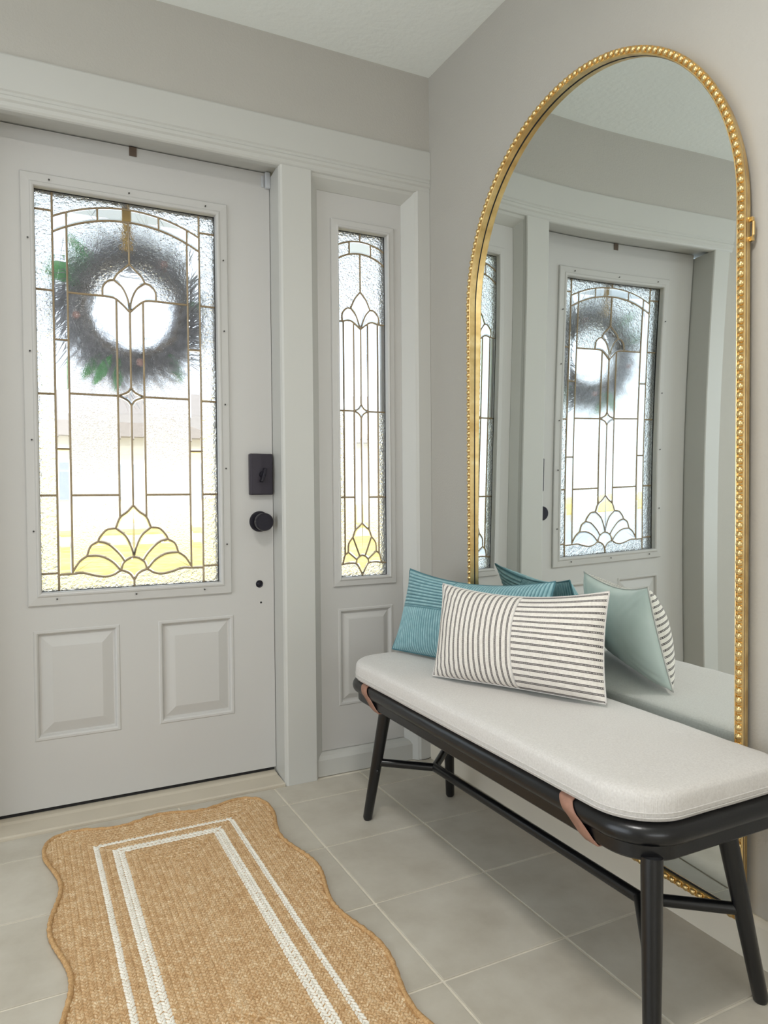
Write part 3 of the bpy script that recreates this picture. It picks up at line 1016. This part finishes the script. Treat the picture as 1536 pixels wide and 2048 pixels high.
# leather straps round the front rails
def strap(y, wdt=0.036):
    zz = zc
    xr = BX0 + RT
    pr = []
    for k in range(9):
        a = math.radians(116 + 70 * k / 8)
        pr.append((xr + (RT + 0.0016) * math.cos(a), zz + (RT + 0.0016) * math.sin(a)))
    pr += [(BX0 + 0.0035, 0.372), (BX0 + 0.010, 0.350), (BX0 + 0.016, 0.341), (BX0 + 0.034, 0.340)]
    bm = bmesh.new()
    th = 0.0028
    rows = []
    for yy in (y - wdt / 2, y - wdt / 2 + 0.002, y + wdt / 2 - 0.002, y + wdt / 2):
        e = 0.6 if abs(yy - y) > wdt / 2 - 1e-4 else 1.0
        ring = []
        for i, (x, z) in enumerate(pr):
            a = Vector(pr[max(i - 1, 0)]); b = Vector(pr[min(i + 1, len(pr) - 1)])
            d = (b - a).normalized()
            nrm = Vector((d.y, -d.x))
            if nrm.x > 0 and i < 9:
                nrm = -nrm
            ys = yy - 0.055 * min(1.0, max(0.0, (0.402 - z) / 0.060))
            ring.append((Vector((x, ys, z)), Vector((x + nrm.x * th * e, ys, z + nrm.y * th * e))))
        rows.append([(bm.verts.new(p), bm.verts.new(q)) for p, q in ring])
    for A, Bq in zip(rows, rows[1:]):
        for k in range(len(pr) - 1):
            for s in (0, 1):
                bm.faces.new((A[k][s], A[k + 1][s], Bq[k + 1][s], Bq[k][s]))
    for A in (rows[0], rows[-1]):
        for k in range(len(pr) - 1):
            bm.faces.new((A[k][0], A[k + 1][0], A[k + 1][1], A[k][1]))
    obj('leather_strap', bm, 'leather_tan', bench, smooth=True, angle=50)
strap(-0.362); strap(-1.236)

# ------------------------------------------------------------------ seat pad
CX0, CX1, CY0, CY1 = -0.446, -0.052, -1.414, -0.226
bm = bmesh.new()
rings = []
N = 28
for a, z in ((0.030, 0.4062), (0.012, 0.4066), (0.004, 0.410), (0.0005, 0.417), (0.0, 0.426), (0.0, 0.442), (0.0010, 0.4515), (0.0035, 0.4575), (0.0085, 0.4615), (0.018, 0.4638), (0.04, 0.4655), (0.08, 0.4665), (0.11, 0.467), (0.14, 0.4672), (0.17, 0.4674), (0.186, 0.4674), (0.1935, 0.4674)):
    q = rrect(CX0 + a, CX1 - a, CY0 + a, CY1 - a, max(0.105 - a * 0.58, 0.003), 12, max(0.060 - a * 0.32, 0.003))
    # resample the straight sides
    full = []
    for i, p in enumerate(q):
        b = q[(i + 1) % len(q)]
        full.append(p)
        if (i + 1) % 13 == 0:
            m = 40 if (i + 1) % 26 == 13 + 13 * 0 and False else (44 if abs(p[0] - b[0]) < abs(p[1] - b[1]) else 12)
            full += [(p[0] + (b[0] - p[0]) * k / m, p[1] + (b[1] - p[1]) * k / m) for k in range(1, m)]
    ring = []
    for x, y in full:
        amp = 1.0 if z > 0.45 else 0.4
        dz = 0.0016 * amp * noise.noise(Vector((x * 9, y * 7, z * 3)))
        pk = 0.0011 * noise.noise(Vector((x * 26 + y * 14, y * 24 - x * 8, 1.5))) if z > 0.44 else 0
        ring.append(bm.verts.new((x, y, z + dz + pk)))
    rings.append(ring)
for A, Bq in zip(rings, rings[1:]):
    m = len(A)
    for k in range(m):
        bm.faces.new((A[k], A[(k + 1) % m], Bq[(k + 1) % m], Bq[k]))
bm.faces.new(rings[0]); bm.faces.new(rings[-1])
pad = obj('seat_pad', bm, 'linen', smooth=True, angle=75)
tag(pad, 'oatmeal linen seat pad with rounded ends lying on the black bench', 'cushion')
out = rrect(CX0 - 0.0006, CX1 + 0.0006, CY0 - 0.0006, CY1 + 0.0006, 0.1055, 16, 0.0605)
obj('seam', tube(bmesh.new(), [(x, y, 0.4260) for x, y in out], 0.0011, n=6, closed=True), 'linen', pad, smooth=True)
obj('lower_seam', tube(bmesh.new(), [(x, y, 0.4175) for x, y in out], 0.0010, n=6, closed=True), 'linen', pad, smooth=True)

# ------------------------------------------------------------------ pillows
def pillow_pt(cn, u, v, s, T, bow, sag=0.0):
    """u,v in 0..1 on the face; s=+1 front, -1 back; cn = TL,TR,BR,BL corners"""
    TL, TR, BR, BL = cn
    U, V = 2 * u - 1, 2 * v - 1
    # edges drawn in between the corners
    bt, bb, bs = bow                                   # top, bottom, sides
    uu = u - bs * (1 - V * V) * U
    vv = v - (bt if V > 0 else bb) * (1 - U * U) * V
    p = (BL * (1 - uu) + BR * uu) * (1 - vv) + (TL * (1 - uu) + TR * uu) * vv
    ax = ((BR - BL) + (TR - TL)).normalized()
    ay = ((TL - BL) + (TR - BR)).normalized()
    n = ax.cross(ay).normalized()
    h = T * (max(0.0, 1 - U ** 4) ** 0.62) * (max(0.0, 1 - V * V) ** 0.52)
    return p + n * (s * h), n
def pillow_side(name, cn, s, T, bow, nu, nv, mat, parent, wm, hm, disp=None, wr=0.0):
    bm = bmesh.new()
    pl_ = bm.verts.layers.float.new('lit_rib')  # painted rib light, falling to shade in the grooves
    lay = bm.loops.layers.uv.new('uv')
    G = []
    for j in range(nv + 1):
        row = []
        for i in range(nu + 1):
            u, v = i / nu, j / nv
            p, n = pillow_pt(cn, u, v, s, T, bow)
            e = min(u, 1 - u, v, 1 - v)
            k = min(1.0, e * 14)
            d = disp(u, v) * k if disp else 0.0
            if wr:
                # soft creases running out to the corners
                cu, cv = abs(2 * u - 1), abs(2 * v - 1)
                d += wr * (cu * cv) ** 2 * math.sin(26 * (cu - cv)) * k
                d += wr * 0.7 * noise.noise(Vector((u * 7 + s, v * 5, s * 3.0)))*k
            vt = bm.verts.new(p + n * (s * d))
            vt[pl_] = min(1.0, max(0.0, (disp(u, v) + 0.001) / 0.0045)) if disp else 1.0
            row.append(vt)
        G.append(row)
    for j in range(nv):
        for i in range(nu):
            f = bm.faces.new((G[j][i], G[j][i + 1], G[j + 1][i + 1], G[j + 1][i]))
            for lp, (a, b) in zip(f.loops, ((i, j), (i + 1, j), (i + 1, j + 1), (i, j + 1))):
                lp[lay].uv = (a / nu * wm, b / nv * hm)
    return obj(name, bm, mat, parent, smooth=True)
def pillow_edge(name, cn, bow, mat, parent, r=0.0022, N=60):
    pts = []
    for k in range(N): pts.append(pillow_pt(cn, k / N, 0, 1, 0, bow)[0])
    for k in range(N): pts.append(pillow_pt(cn, 1, k / N, 1, 0, bow)[0])
    for k in range(N): pts.append(pillow_pt(cn, 1 - k / N, 1, 1, 0, bow)[0])
    for k in range(N): pts.append(pillow_pt(cn, 0, 1 - k / N, 1, 0, bow)[0])
    obj(name, tube(bmesh.new(), pts, r, n=6, closed=True), mat, parent, smooth=True)

# striped lumbar pillow in front
cn = [Vector(p) for p in ((-0.283, -0.541, 0.712), (-0.092, -0.981, 0.729), (-0.135, -1.016, 0.476), (-0.346, -0.590, 0.474))]
pl = empty('striped_pillow', (-0.214, -0.782, 0.468))
PB = (0.10, 0.012, 0.022)
tag(pl, 'white lumbar pillow with dark stripes in two directions and a mint back', 'pillow', 'pillows on the bench')
pillow_side('front_panel', cn, 1, 0.070, PB, 110, 70, 'stripe_cloth', pl, 0.48, 0.27, wr=0.0028)
pillow_side('back_panel', cn, -1, 0.064, PB, 110, 70, 'mint_cloth', pl, 0.48, 0.27, wr=0.0034)
pillow_edge('edge_seam', cn, PB, 'linen', pl)
# raised join between the two stripe directions
bm = bmesh.new()
pts = []
for k in range(41):
    p, n = pillow_pt(cn, SEAM_U / 0.48, 0.01 + 0.98 * k / 40, 1, 0.070, PB)
    pts.append(p + n * 0.0006)
obj('panel_seam', tube(bm, pts, 0.0016, n=6), 'linen', pl, smooth=True)

# teal corduroy pillow behind, patchwork of two rib directions
cn = [Vector(p) for p in ((-0.194, -0.190, 0.716), (-0.054, -0.742, 0.724), (-0.118, -0.792, 0.476), (-0.289, -0.243, 0.475))]
tp = empty('teal_pillow', (-0.17, -0.49, 0.468))
tag(tp, 'teal corduroy pillow with patchwork ribs leaning against the mirror', 'pillow', 'pillows on the bench')
WT, HT = 0.57, 0.27
def cord(u, v):
    x, y = u * WT, v * HT
    horiz = (v > 0.52) if u < 0.40 else (v < 0.52)
    per = 0.0122 if horiz else 0.0100
    a = (y if horiz else x) / per
    seam = min(abs(v - 0.52) * HT, abs(u - 0.40) * WT)
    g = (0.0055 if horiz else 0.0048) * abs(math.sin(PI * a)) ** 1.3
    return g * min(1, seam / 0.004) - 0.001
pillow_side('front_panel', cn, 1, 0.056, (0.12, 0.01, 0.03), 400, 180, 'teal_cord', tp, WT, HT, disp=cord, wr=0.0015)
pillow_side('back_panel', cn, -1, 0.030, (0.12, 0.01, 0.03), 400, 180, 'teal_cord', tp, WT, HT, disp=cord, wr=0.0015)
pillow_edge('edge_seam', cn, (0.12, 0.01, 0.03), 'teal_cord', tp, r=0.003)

# ------------------------------------------------------------------ braided rug
RX0, RX1, RY0, RY1 = -1.274, -0.678, -1.27, -0.052
RCX, RCY = (RX0 + RX1) / 2, (RY0 + RY1) / 2
def edge_wave(s, per, ph):
    return 0.016 * math.cos(2 * PI * (s - ph) / per)
def inside(x, y, m=0.0):
    a = x - (RX0 - 0 - edge_wave(y, 0.39, -0.14) + m)
    b = (RX1 - 0 + edge_wave(y, 0.385, -0.145) - m) - x
    c = (RY1 + 0.9 * edge_wave(x, 0.243, -1.215) - m) - y
    d = y - (RY0 - 0.9 * edge_wave(x, 0.243, -1.215) + m)
    # round the four corners
    q = min(a, b, c, d)
    for cx, sx in ((RX0, 1), (RX1, -1)):
        for cy, sy in ((RY0, 1), (RY1, -1)):
            dx, dy = (x - (cx + sx * 0.055)) * sx, (y - (cy + sy * 0.055)) * sy
            if dx < 0 and dy < 0:
                q = min(q, 0.067 - math.hypot(dx, dy) - m)
    return q
rug = empty('braided_rug', (RCX, RCY, 0.0))
tag(rug, 'tan braided jute rug with scalloped edge and two white border lines', 'rug')
# outline by marching outward from the centre
outl = []
for k in range(360):
    a = 2 * PI * k / 360
    # parametrise along a rectangle so corners get points too
    dx, dy = math.cos(a), math.sin(a)
    sc_ = min(0.5 * (RX1 - RX0) / max(abs(dx), 1e-6), 0.5 * (RY1 - RY0) / max(abs(dy), 1e-6))
    lo, hi = 0.5 * sc_, 1.3 * sc_
    for _ in range(30):
        m = (lo + hi) / 2
        if inside(RCX + dx * m, RCY + dy * m) > 0: lo = m
        else: hi = m
    outl.append((RCX + dx * lo, RCY + dy * lo))
bm = bmesh.new()
top = [bm.verts.new((x, y, 0.0058)) for x, y in outl]
bot = [bm.verts.new((x, y, 0.0008)) for x, y in outl]
bm.faces.new(top); bm.faces.new(bot[::-1])
for k in range(360):
    bm.faces.new((top[k], top[(k + 1) % 360], bot[(k + 1) % 360], bot[k]))
obj('rug_base', bm, 'jute_edge', rug)
# wrapped edge
pts = []
for k, (x, y) in enumerate(outl):
    pts.append((x, y, 0.0066 + 0.0008 * math.sin(k * 2.1)))
obj('edge_cord', tube(bmesh.new(), pts, [0.0056 + 0.0008 * math.sin(k * 1.7) for k in range(360)], n=8, closed=True), 'jute_edge', rug, smooth=True)
# plaited rows: each row is a closed rectangle of slanted strand lumps
RW = 0.0146
STEP = 0.0105
lump = []                                            # unit lump: ridge along x
for i, (t_, w, h) in enumerate(((-1, 0.0, 0.0), (-0.6, 0.75, 0.75), (0.0, 1.0, 1.0), (0.6, 0.75, 0.75), (1, 0.0, 0.0))):
    lump.append((t_, w, h))
def add_lump(V, Fc, x, y, ang, ln, wd, ht, z0):
    ca, sa = math.cos(ang), math.sin(ang)
    base = len(V)
    for t_, w, h in lump:
        for s, hh in ((-1, 0.12), (-0.45, 0.86), (0.45, 0.86), (1, 0.12)):
            lx, ly = t_ * ln, s * w * wd
            V.append((x + ca * lx - sa * ly, y + sa * lx + ca * ly, z0 + hh * h * ht))
    for i in range(4):
        for k in range(3):
            a = base + i * 4 + k
            Fc.append((a, a + 1, a + 5, a + 4))
row = 0
d0 = -0.012                                           # rows reach out into the scallops
while True:
    off = d0 + RW * (row + 0.5)
    hw, hl = (RX1 - RX0) / 2 - off, (RY1 - RY0) / 2 - off
    if hw < -RW * 0.5:
        break
    hw = max(hw, 0.0006)
    runs, V, Fc = [], [], []
    corners = [(RCX - hw, RCY - hl), (RCX + hw, RCY - hl), (RCX + hw, RCY + hl), (RCX - hw, RCY + hl)]
    for c in range(4):
        a, b = Vector(corners[c]), Vector(corners[(c + 1) % 4])
        ln = (b - a).length
        n = max(1, int(ln / STEP))
        d = (b - a).normalized()
        ang = math.atan2(d.y, d.x)
        nx = Vector((-d.y, d.x))
        for k in range(n):
            n0 = len(V)
            for s in (-1, 1):
                u = (k + (0.5 if s > 0 else 0.0) + random.uniform(-0.1, 0.1)) / n
                wob = 0.0009 * noise.noise(Vector((a.x * 3 + u * ln * 9, row * 2.7, c)))
                p = a + (b - a) * u + nx * (s * RW * 0.24 + wob)
                if inside(p.x, p.y, 0.006) < 0:
                    continue
                add_lump(V, Fc, p.x - rug.location.x, p.y - rug.location.y, ang - s * math.radians(33 + random.uniform(-6, 6)), STEP * 0.78, RW * 0.24, 0.0036 * random.uniform(0.8, 1.2), 0.0052)
            if len(V) == n0 and V:                      # the row leaves the scalloped outline: close this run
                runs.append((V, Fc)); V, Fc = [], []
    white = row in (8, 11, 12)
    runs.append((V, Fc))
    for V, Fc in runs:
        if len(V) < 60:
            continue
        me = bpy.data.meshes.new('braid_row')
        me.from_pydata(V, [], Fc)
        me.polygons.foreach_set('use_smooth', [True] * len(me.polygons))
        me.materials.append(MATS['braid_white' if white else 'jute'])
        o = bpy.data.objects.new('white_braid_row' if white else 'braid_row', me)
        COL.objects.link(o); o.parent = rug
    row += 1

# ------------------------------------------------------------------ loose wire in the corner
bm = tube(bmesh.new(), [(-0.052, 0.008, 0.014), (-0.055, 0.004, 0.003), (-0.042, -0.004, 0.0022), (-0.025, -0.008, 0.0035), (-0.013, -0.004, 0.006)], 0.0011, n=6)
tag(obj('loose_wire', bm, 'wire_dark', smooth=True), 'short dark wire lying on the floor in the wall corner', 'wire')

# ------------------------------------------------------------------ wreath on the outside of the door
WC = Vector((-0.988, YD + 0.105, 1.572))
wr = empty('door_wreath', WC)
tag(wr, 'bushy twig and leaf wreath hanging outside the door glass', 'wreath')
rng = random.Random(3)
bm = bmesh.new()
pts = [(WC.x + 0.152 * math.cos(2 * PI * k / 48), WC.y, WC.z + 0.152 * math.sin(2 * PI * k / 48)) for k in range(48)]
obj('ring', tube(bm, pts, 0.013, n=8, closed=True, ref=(0, 1, 0)), 'twig_brown', wr, smooth=True)
V, Fc = [], []
for k in range(3000):
    a = rng.uniform(0, 2 * PI)
    r = rng.gauss(0.158, 0.018)
    rad = Vector((math.cos(a), 0, math.sin(a))); tan = Vector((-math.sin(a), 0, math.cos(a)))
    p = rad * r + Vector((0, rng.uniform(-0.022, 0.03), 0))
    d = (rad * rng.uniform(-0.35, 1.1) + tan * rng.uniform(0.1, 1.3) + Vector((0, rng.uniform(-0.08, 0.5), 0))).normalized()
    ln = rng.uniform(0.05, 0.125) * (1.45 if rng.random() < 0.35 else 1) * (0.45 if d.dot(rad) < 0 else 1)
    w = rng.uniform(0.0010, 0.0026)
    s = d.cross(Vector((0, 1, 0.2))).normalized() * w
    bend = Vector((0, 0, -0.01)) + tan * 0.008
    m = p + d * ln * 0.5 + bend * 0.4
    e = p + d * ln + bend
    b0 = len(V)
    V += [tuple(p - s * 0.6), tuple(p + s * 0.6), tuple(m + s), tuple(m - s), tuple(e)]
    Fc += [(b0, b0 + 1, b0 + 2, b0 + 3), (b0 + 3, b0 + 2, b0 + 4)]
me = bpy.data.meshes.new('foliage'); me.from_pydata(V, [], Fc); me.materials.append(MATS['dry_grass'])
o = bpy.data.objects.new('foliage', me); COL.objects.link(o); o.parent = wr; tag(o, kind='stuff')
def leaf_mesh(name, ln, w, mat):
    V = []; n = 7
    for i in range(n + 1):
        t_ = i / n
        ww = w * math.sin(PI * min(1, t_ * 0.97 + 0.03)) ** 0.8
        for s in (-1, 0, 1):
            V.append((s * ww, 0.004 * abs(s) + 0.012 * t_ * t_, t_ * ln))
    Fc = [(i * 3 + k, i * 3 + k + 1, i * 3 + k + 4, i * 3 + k + 3) for i in range(n) for k in (0, 1)]
    me = bpy.data.meshes.new(name); me.from_pydata(V, [], Fc); me.materials.append(MATS[mat])
    return me
lm = leaf_mesh('leaf', 0.11, 0.017, 'leaf_green')
for a in [2.35, 2.5, 2.65, 2.8, 4.15, 4.3, 4.45, 5.4, 0.2]:
    o = bpy.data.objects.new('leaf', lm); COL.objects.link(o); o.parent = wr
    o.location = Vector((math.cos(a) * 0.175, rng.uniform(-0.03, 0.0), math.sin(a) * 0.175))
    o.rotation_euler = (rng.uniform(-0.3, 0.2), PI / 2 - a + rng.uniform(-0.5, 0.5), rng.uniform(-0.6, 0.6))
bm = bmesh.new()
for k in range(7):
    a = 2 * PI * k / 7
    lathe(bm, [(0, 0.0), (0.010, 0.003), (0.011, 0.008), (0, 0.012)], (0.013 * math.cos(a), -0.002 * (k % 2), 0.013 * math.sin(a)), (0.3 * math.cos(a), -1, 0.3 * math.sin(a)), 8)
lathe(bm, [(0, 0.0), (0.006, 0.003), (0.006, 0.009), (0, 0.012)], (0, -0.003, 0), (0, -1, 0), 8)
fm = bpy.data.meshes.new('flower'); bm.to_mesh(fm); bm.free(); fm.materials.append(MATS['flower_pink'])
for a, r in ((1.0, 0.17), (3.4, 0.18), (4.8, 0.18)):
    o = bpy.data.objects.new('flower', fm); COL.objects.link(o); o.parent = wr
    o.location = Vector((math.cos(a) * r, -0.035, math.sin(a) * r)); o.rotation_euler = (0, rng.uniform(0, 6), 0)
    o.scale = (rng.uniform(0.4, 0.55),) * 3
# gold hanging ribbon over the top of the door with its metal hook inside
hx = -1.008
hk = empty('wreath_hanger', (hx, YD + 0.02, ZS + DH))
tag(hk, 'gold ribbon hanger hooked over the top of the door', 'hanger')
obj('ribbon', B(hx - 0.015, hx + 0.013, YD + 0.0605, YD + 0.0625, 1.742, ZS + DH - 0.004, bev=0.0005), 'ribbon_gold', hk)
bm = bmesh.new()
x0, x1 = hx + 0.002, hx + 0.024
pr = [(YD + 0.062, 1.98), (YD + 0.062, 2.0462), (YD - 0.0022, 2.0462), (YD - 0.0022, 2.018)]
for (ya, za), (yb, zb) in zip(pr, pr[1:]):
    box(bm, x0, x1, min(ya, yb) - 0.0006, max(ya, yb) + 0.0006, min(za, zb) - 0.0006, max(za, zb) + 0.0006)
obj('hook_strip', bm, 'hanger_metal', hk)

# ------------------------------------------------------------------ added overhead fill lamp, built as an unseen ceiling fixture
cl = empty('added_lamp', (-1.12, -1.75, ZC - 0.10))
tag(cl, 'added round ceiling lamp, unseen, for overhead fill light', 'lamp')
obj('added_lamp_base', lathe(bmesh.new(), [(0.0, 0.0), (0.19, 0.0), (0.19, 0.02), (0.175, 0.028), (0, 0.028)], (-1.12, -1.75, ZC), (0, 0, -1), 36), 'satin_dark', cl, smooth=True, angle=40)
ld = lamp('added_lamp_light', 'AREA', (0, 0, 0.064), (0, 0, 0), 18, (1.0, 0.985, 0.96), (0.32, 0.32))
ld.data.shape = 'DISK'
ld.parent = cl
bm = bmesh.new()
for k in range(3):
    a = 2 * PI * k / 3
    tube(bm, [(-1.12 + 0.185 * math.cos(a), -1.75 + 0.185 * math.sin(a), ZC - 0.02), (-1.12 + 0.185 * math.cos(a), -1.75 + 0.185 * math.sin(a), ZC - 0.05)], 0.004, n=8)
tube(bm, [(-1.12 + 0.185 * math.cos(2 * PI * k / 40), -1.75 + 0.185 * math.sin(2 * PI * k / 40), ZC - 0.05) for k in range(40)], 0.006, n=8, closed=True)
obj('added_lamp_ring', bm, 'satin_dark', cl, smooth=True)

# ------------------------------------------------------------------ the porch and the street outside
tag(obj('porch_floor', B(-4.2, 1.6, 0.30, 2.6, -0.20, -0.06), 'paving'), 'pale concrete porch outside the door', kind='structure')
tag(obj('porch_roof', B(-4.6, 2.0, 0.17, 2.4, 2.62, 2.78), 'porch_paint'), 'white porch roof outside the door', kind='structure')
tag(obj('driveway', B(-40, -1.9, 2.6, 16, -0.32, -0.215), 'paving'), 'pale concrete driveway beside the lawn', kind='structure')
tag(obj('lawn', B(-1.9, 40, 2.6, 16, -0.32, -0.22), 'lawn'), 'sunlit yellow green lawn beyond the porch', kind='structure')
tag(obj('street', B(-40, 40, 16, 22, -0.40, -0.30), 'asphalt'), 'pale street beyond the lawn', kind='structure')
tag(obj('far_lawn', B(-60, 60, 22, 60, -0.34, -0.24), 'lawn'), 'far lawn across the street', kind='structure')
hs = empty('far_house', (3.0, 27, -0.24))
tag(hs, 'white house across the street seen through the leaded glass', 'house')
bm = B(-6, 12, 25, 33, -0.24, 3.0)
obj('house_wall', bm, 'siding_white', hs)
bm = bmesh.new()
v = [bm.verts.new(p) for p in ((-6.6, 24.4, 3.0), (12.6, 24.4, 3.0), (12.6, 33.6, 3.0), (-6.6, 33.6, 3.0), (-2, 29, 5.2), (8, 29, 5.2))]
for f in ((0, 1, 5, 4), (1, 2, 5), (2, 3, 4, 5), (3, 0, 4), (3, 2, 1, 0)):
    bm.faces.new([v[k] for k in f])
obj('house_roof', bm, 'roof_grey', hs)
for x in (-4, -0.5, 6.5, 9.5):
    obj('house_window', B(x, x + 1.4, 24.95, 25.02, 0.8, 2.1), 'glass_dark', hs)
def tree(x, y, h, r, label):
    e = empty('garden_tree', (x, y, -0.24))
    tag(e, label, 'tree', 'garden trees')
    obj('trunk', tube(bmesh.new(), [(x, y, -0.24), (x + 0.05, y, h * 0.4), (x, y + 0.1, h * 0.8)], [0.2, 0.16, 0.08], n=8), 'bark', e, smooth=True)
    bm = bmesh.new()
    bmesh.ops.create_icosphere(bm, subdivisions=4, radius=1.0)
    for v in bm.verts:
        k = 1 + 0.35 * noise.noise(v.co * 2.2 + Vector((x, y, 0))) + 0.15 * noise.noise(v.co * 6)
        v.co = Vector((x + v.co.x * r * k, y + v.co.y * r * k, h * 0.8 + v.co.z * r * 0.85 * k))
    obj('crown', bm, 'tree_leaf', e)
tree(-4.6, 14.2, 4.2, 1.6, 'leafy tree beside the driveway')
tree(14.5, 14.5, 4.6, 1.8, 'broad leafy tree on the lawn beyond the porch')
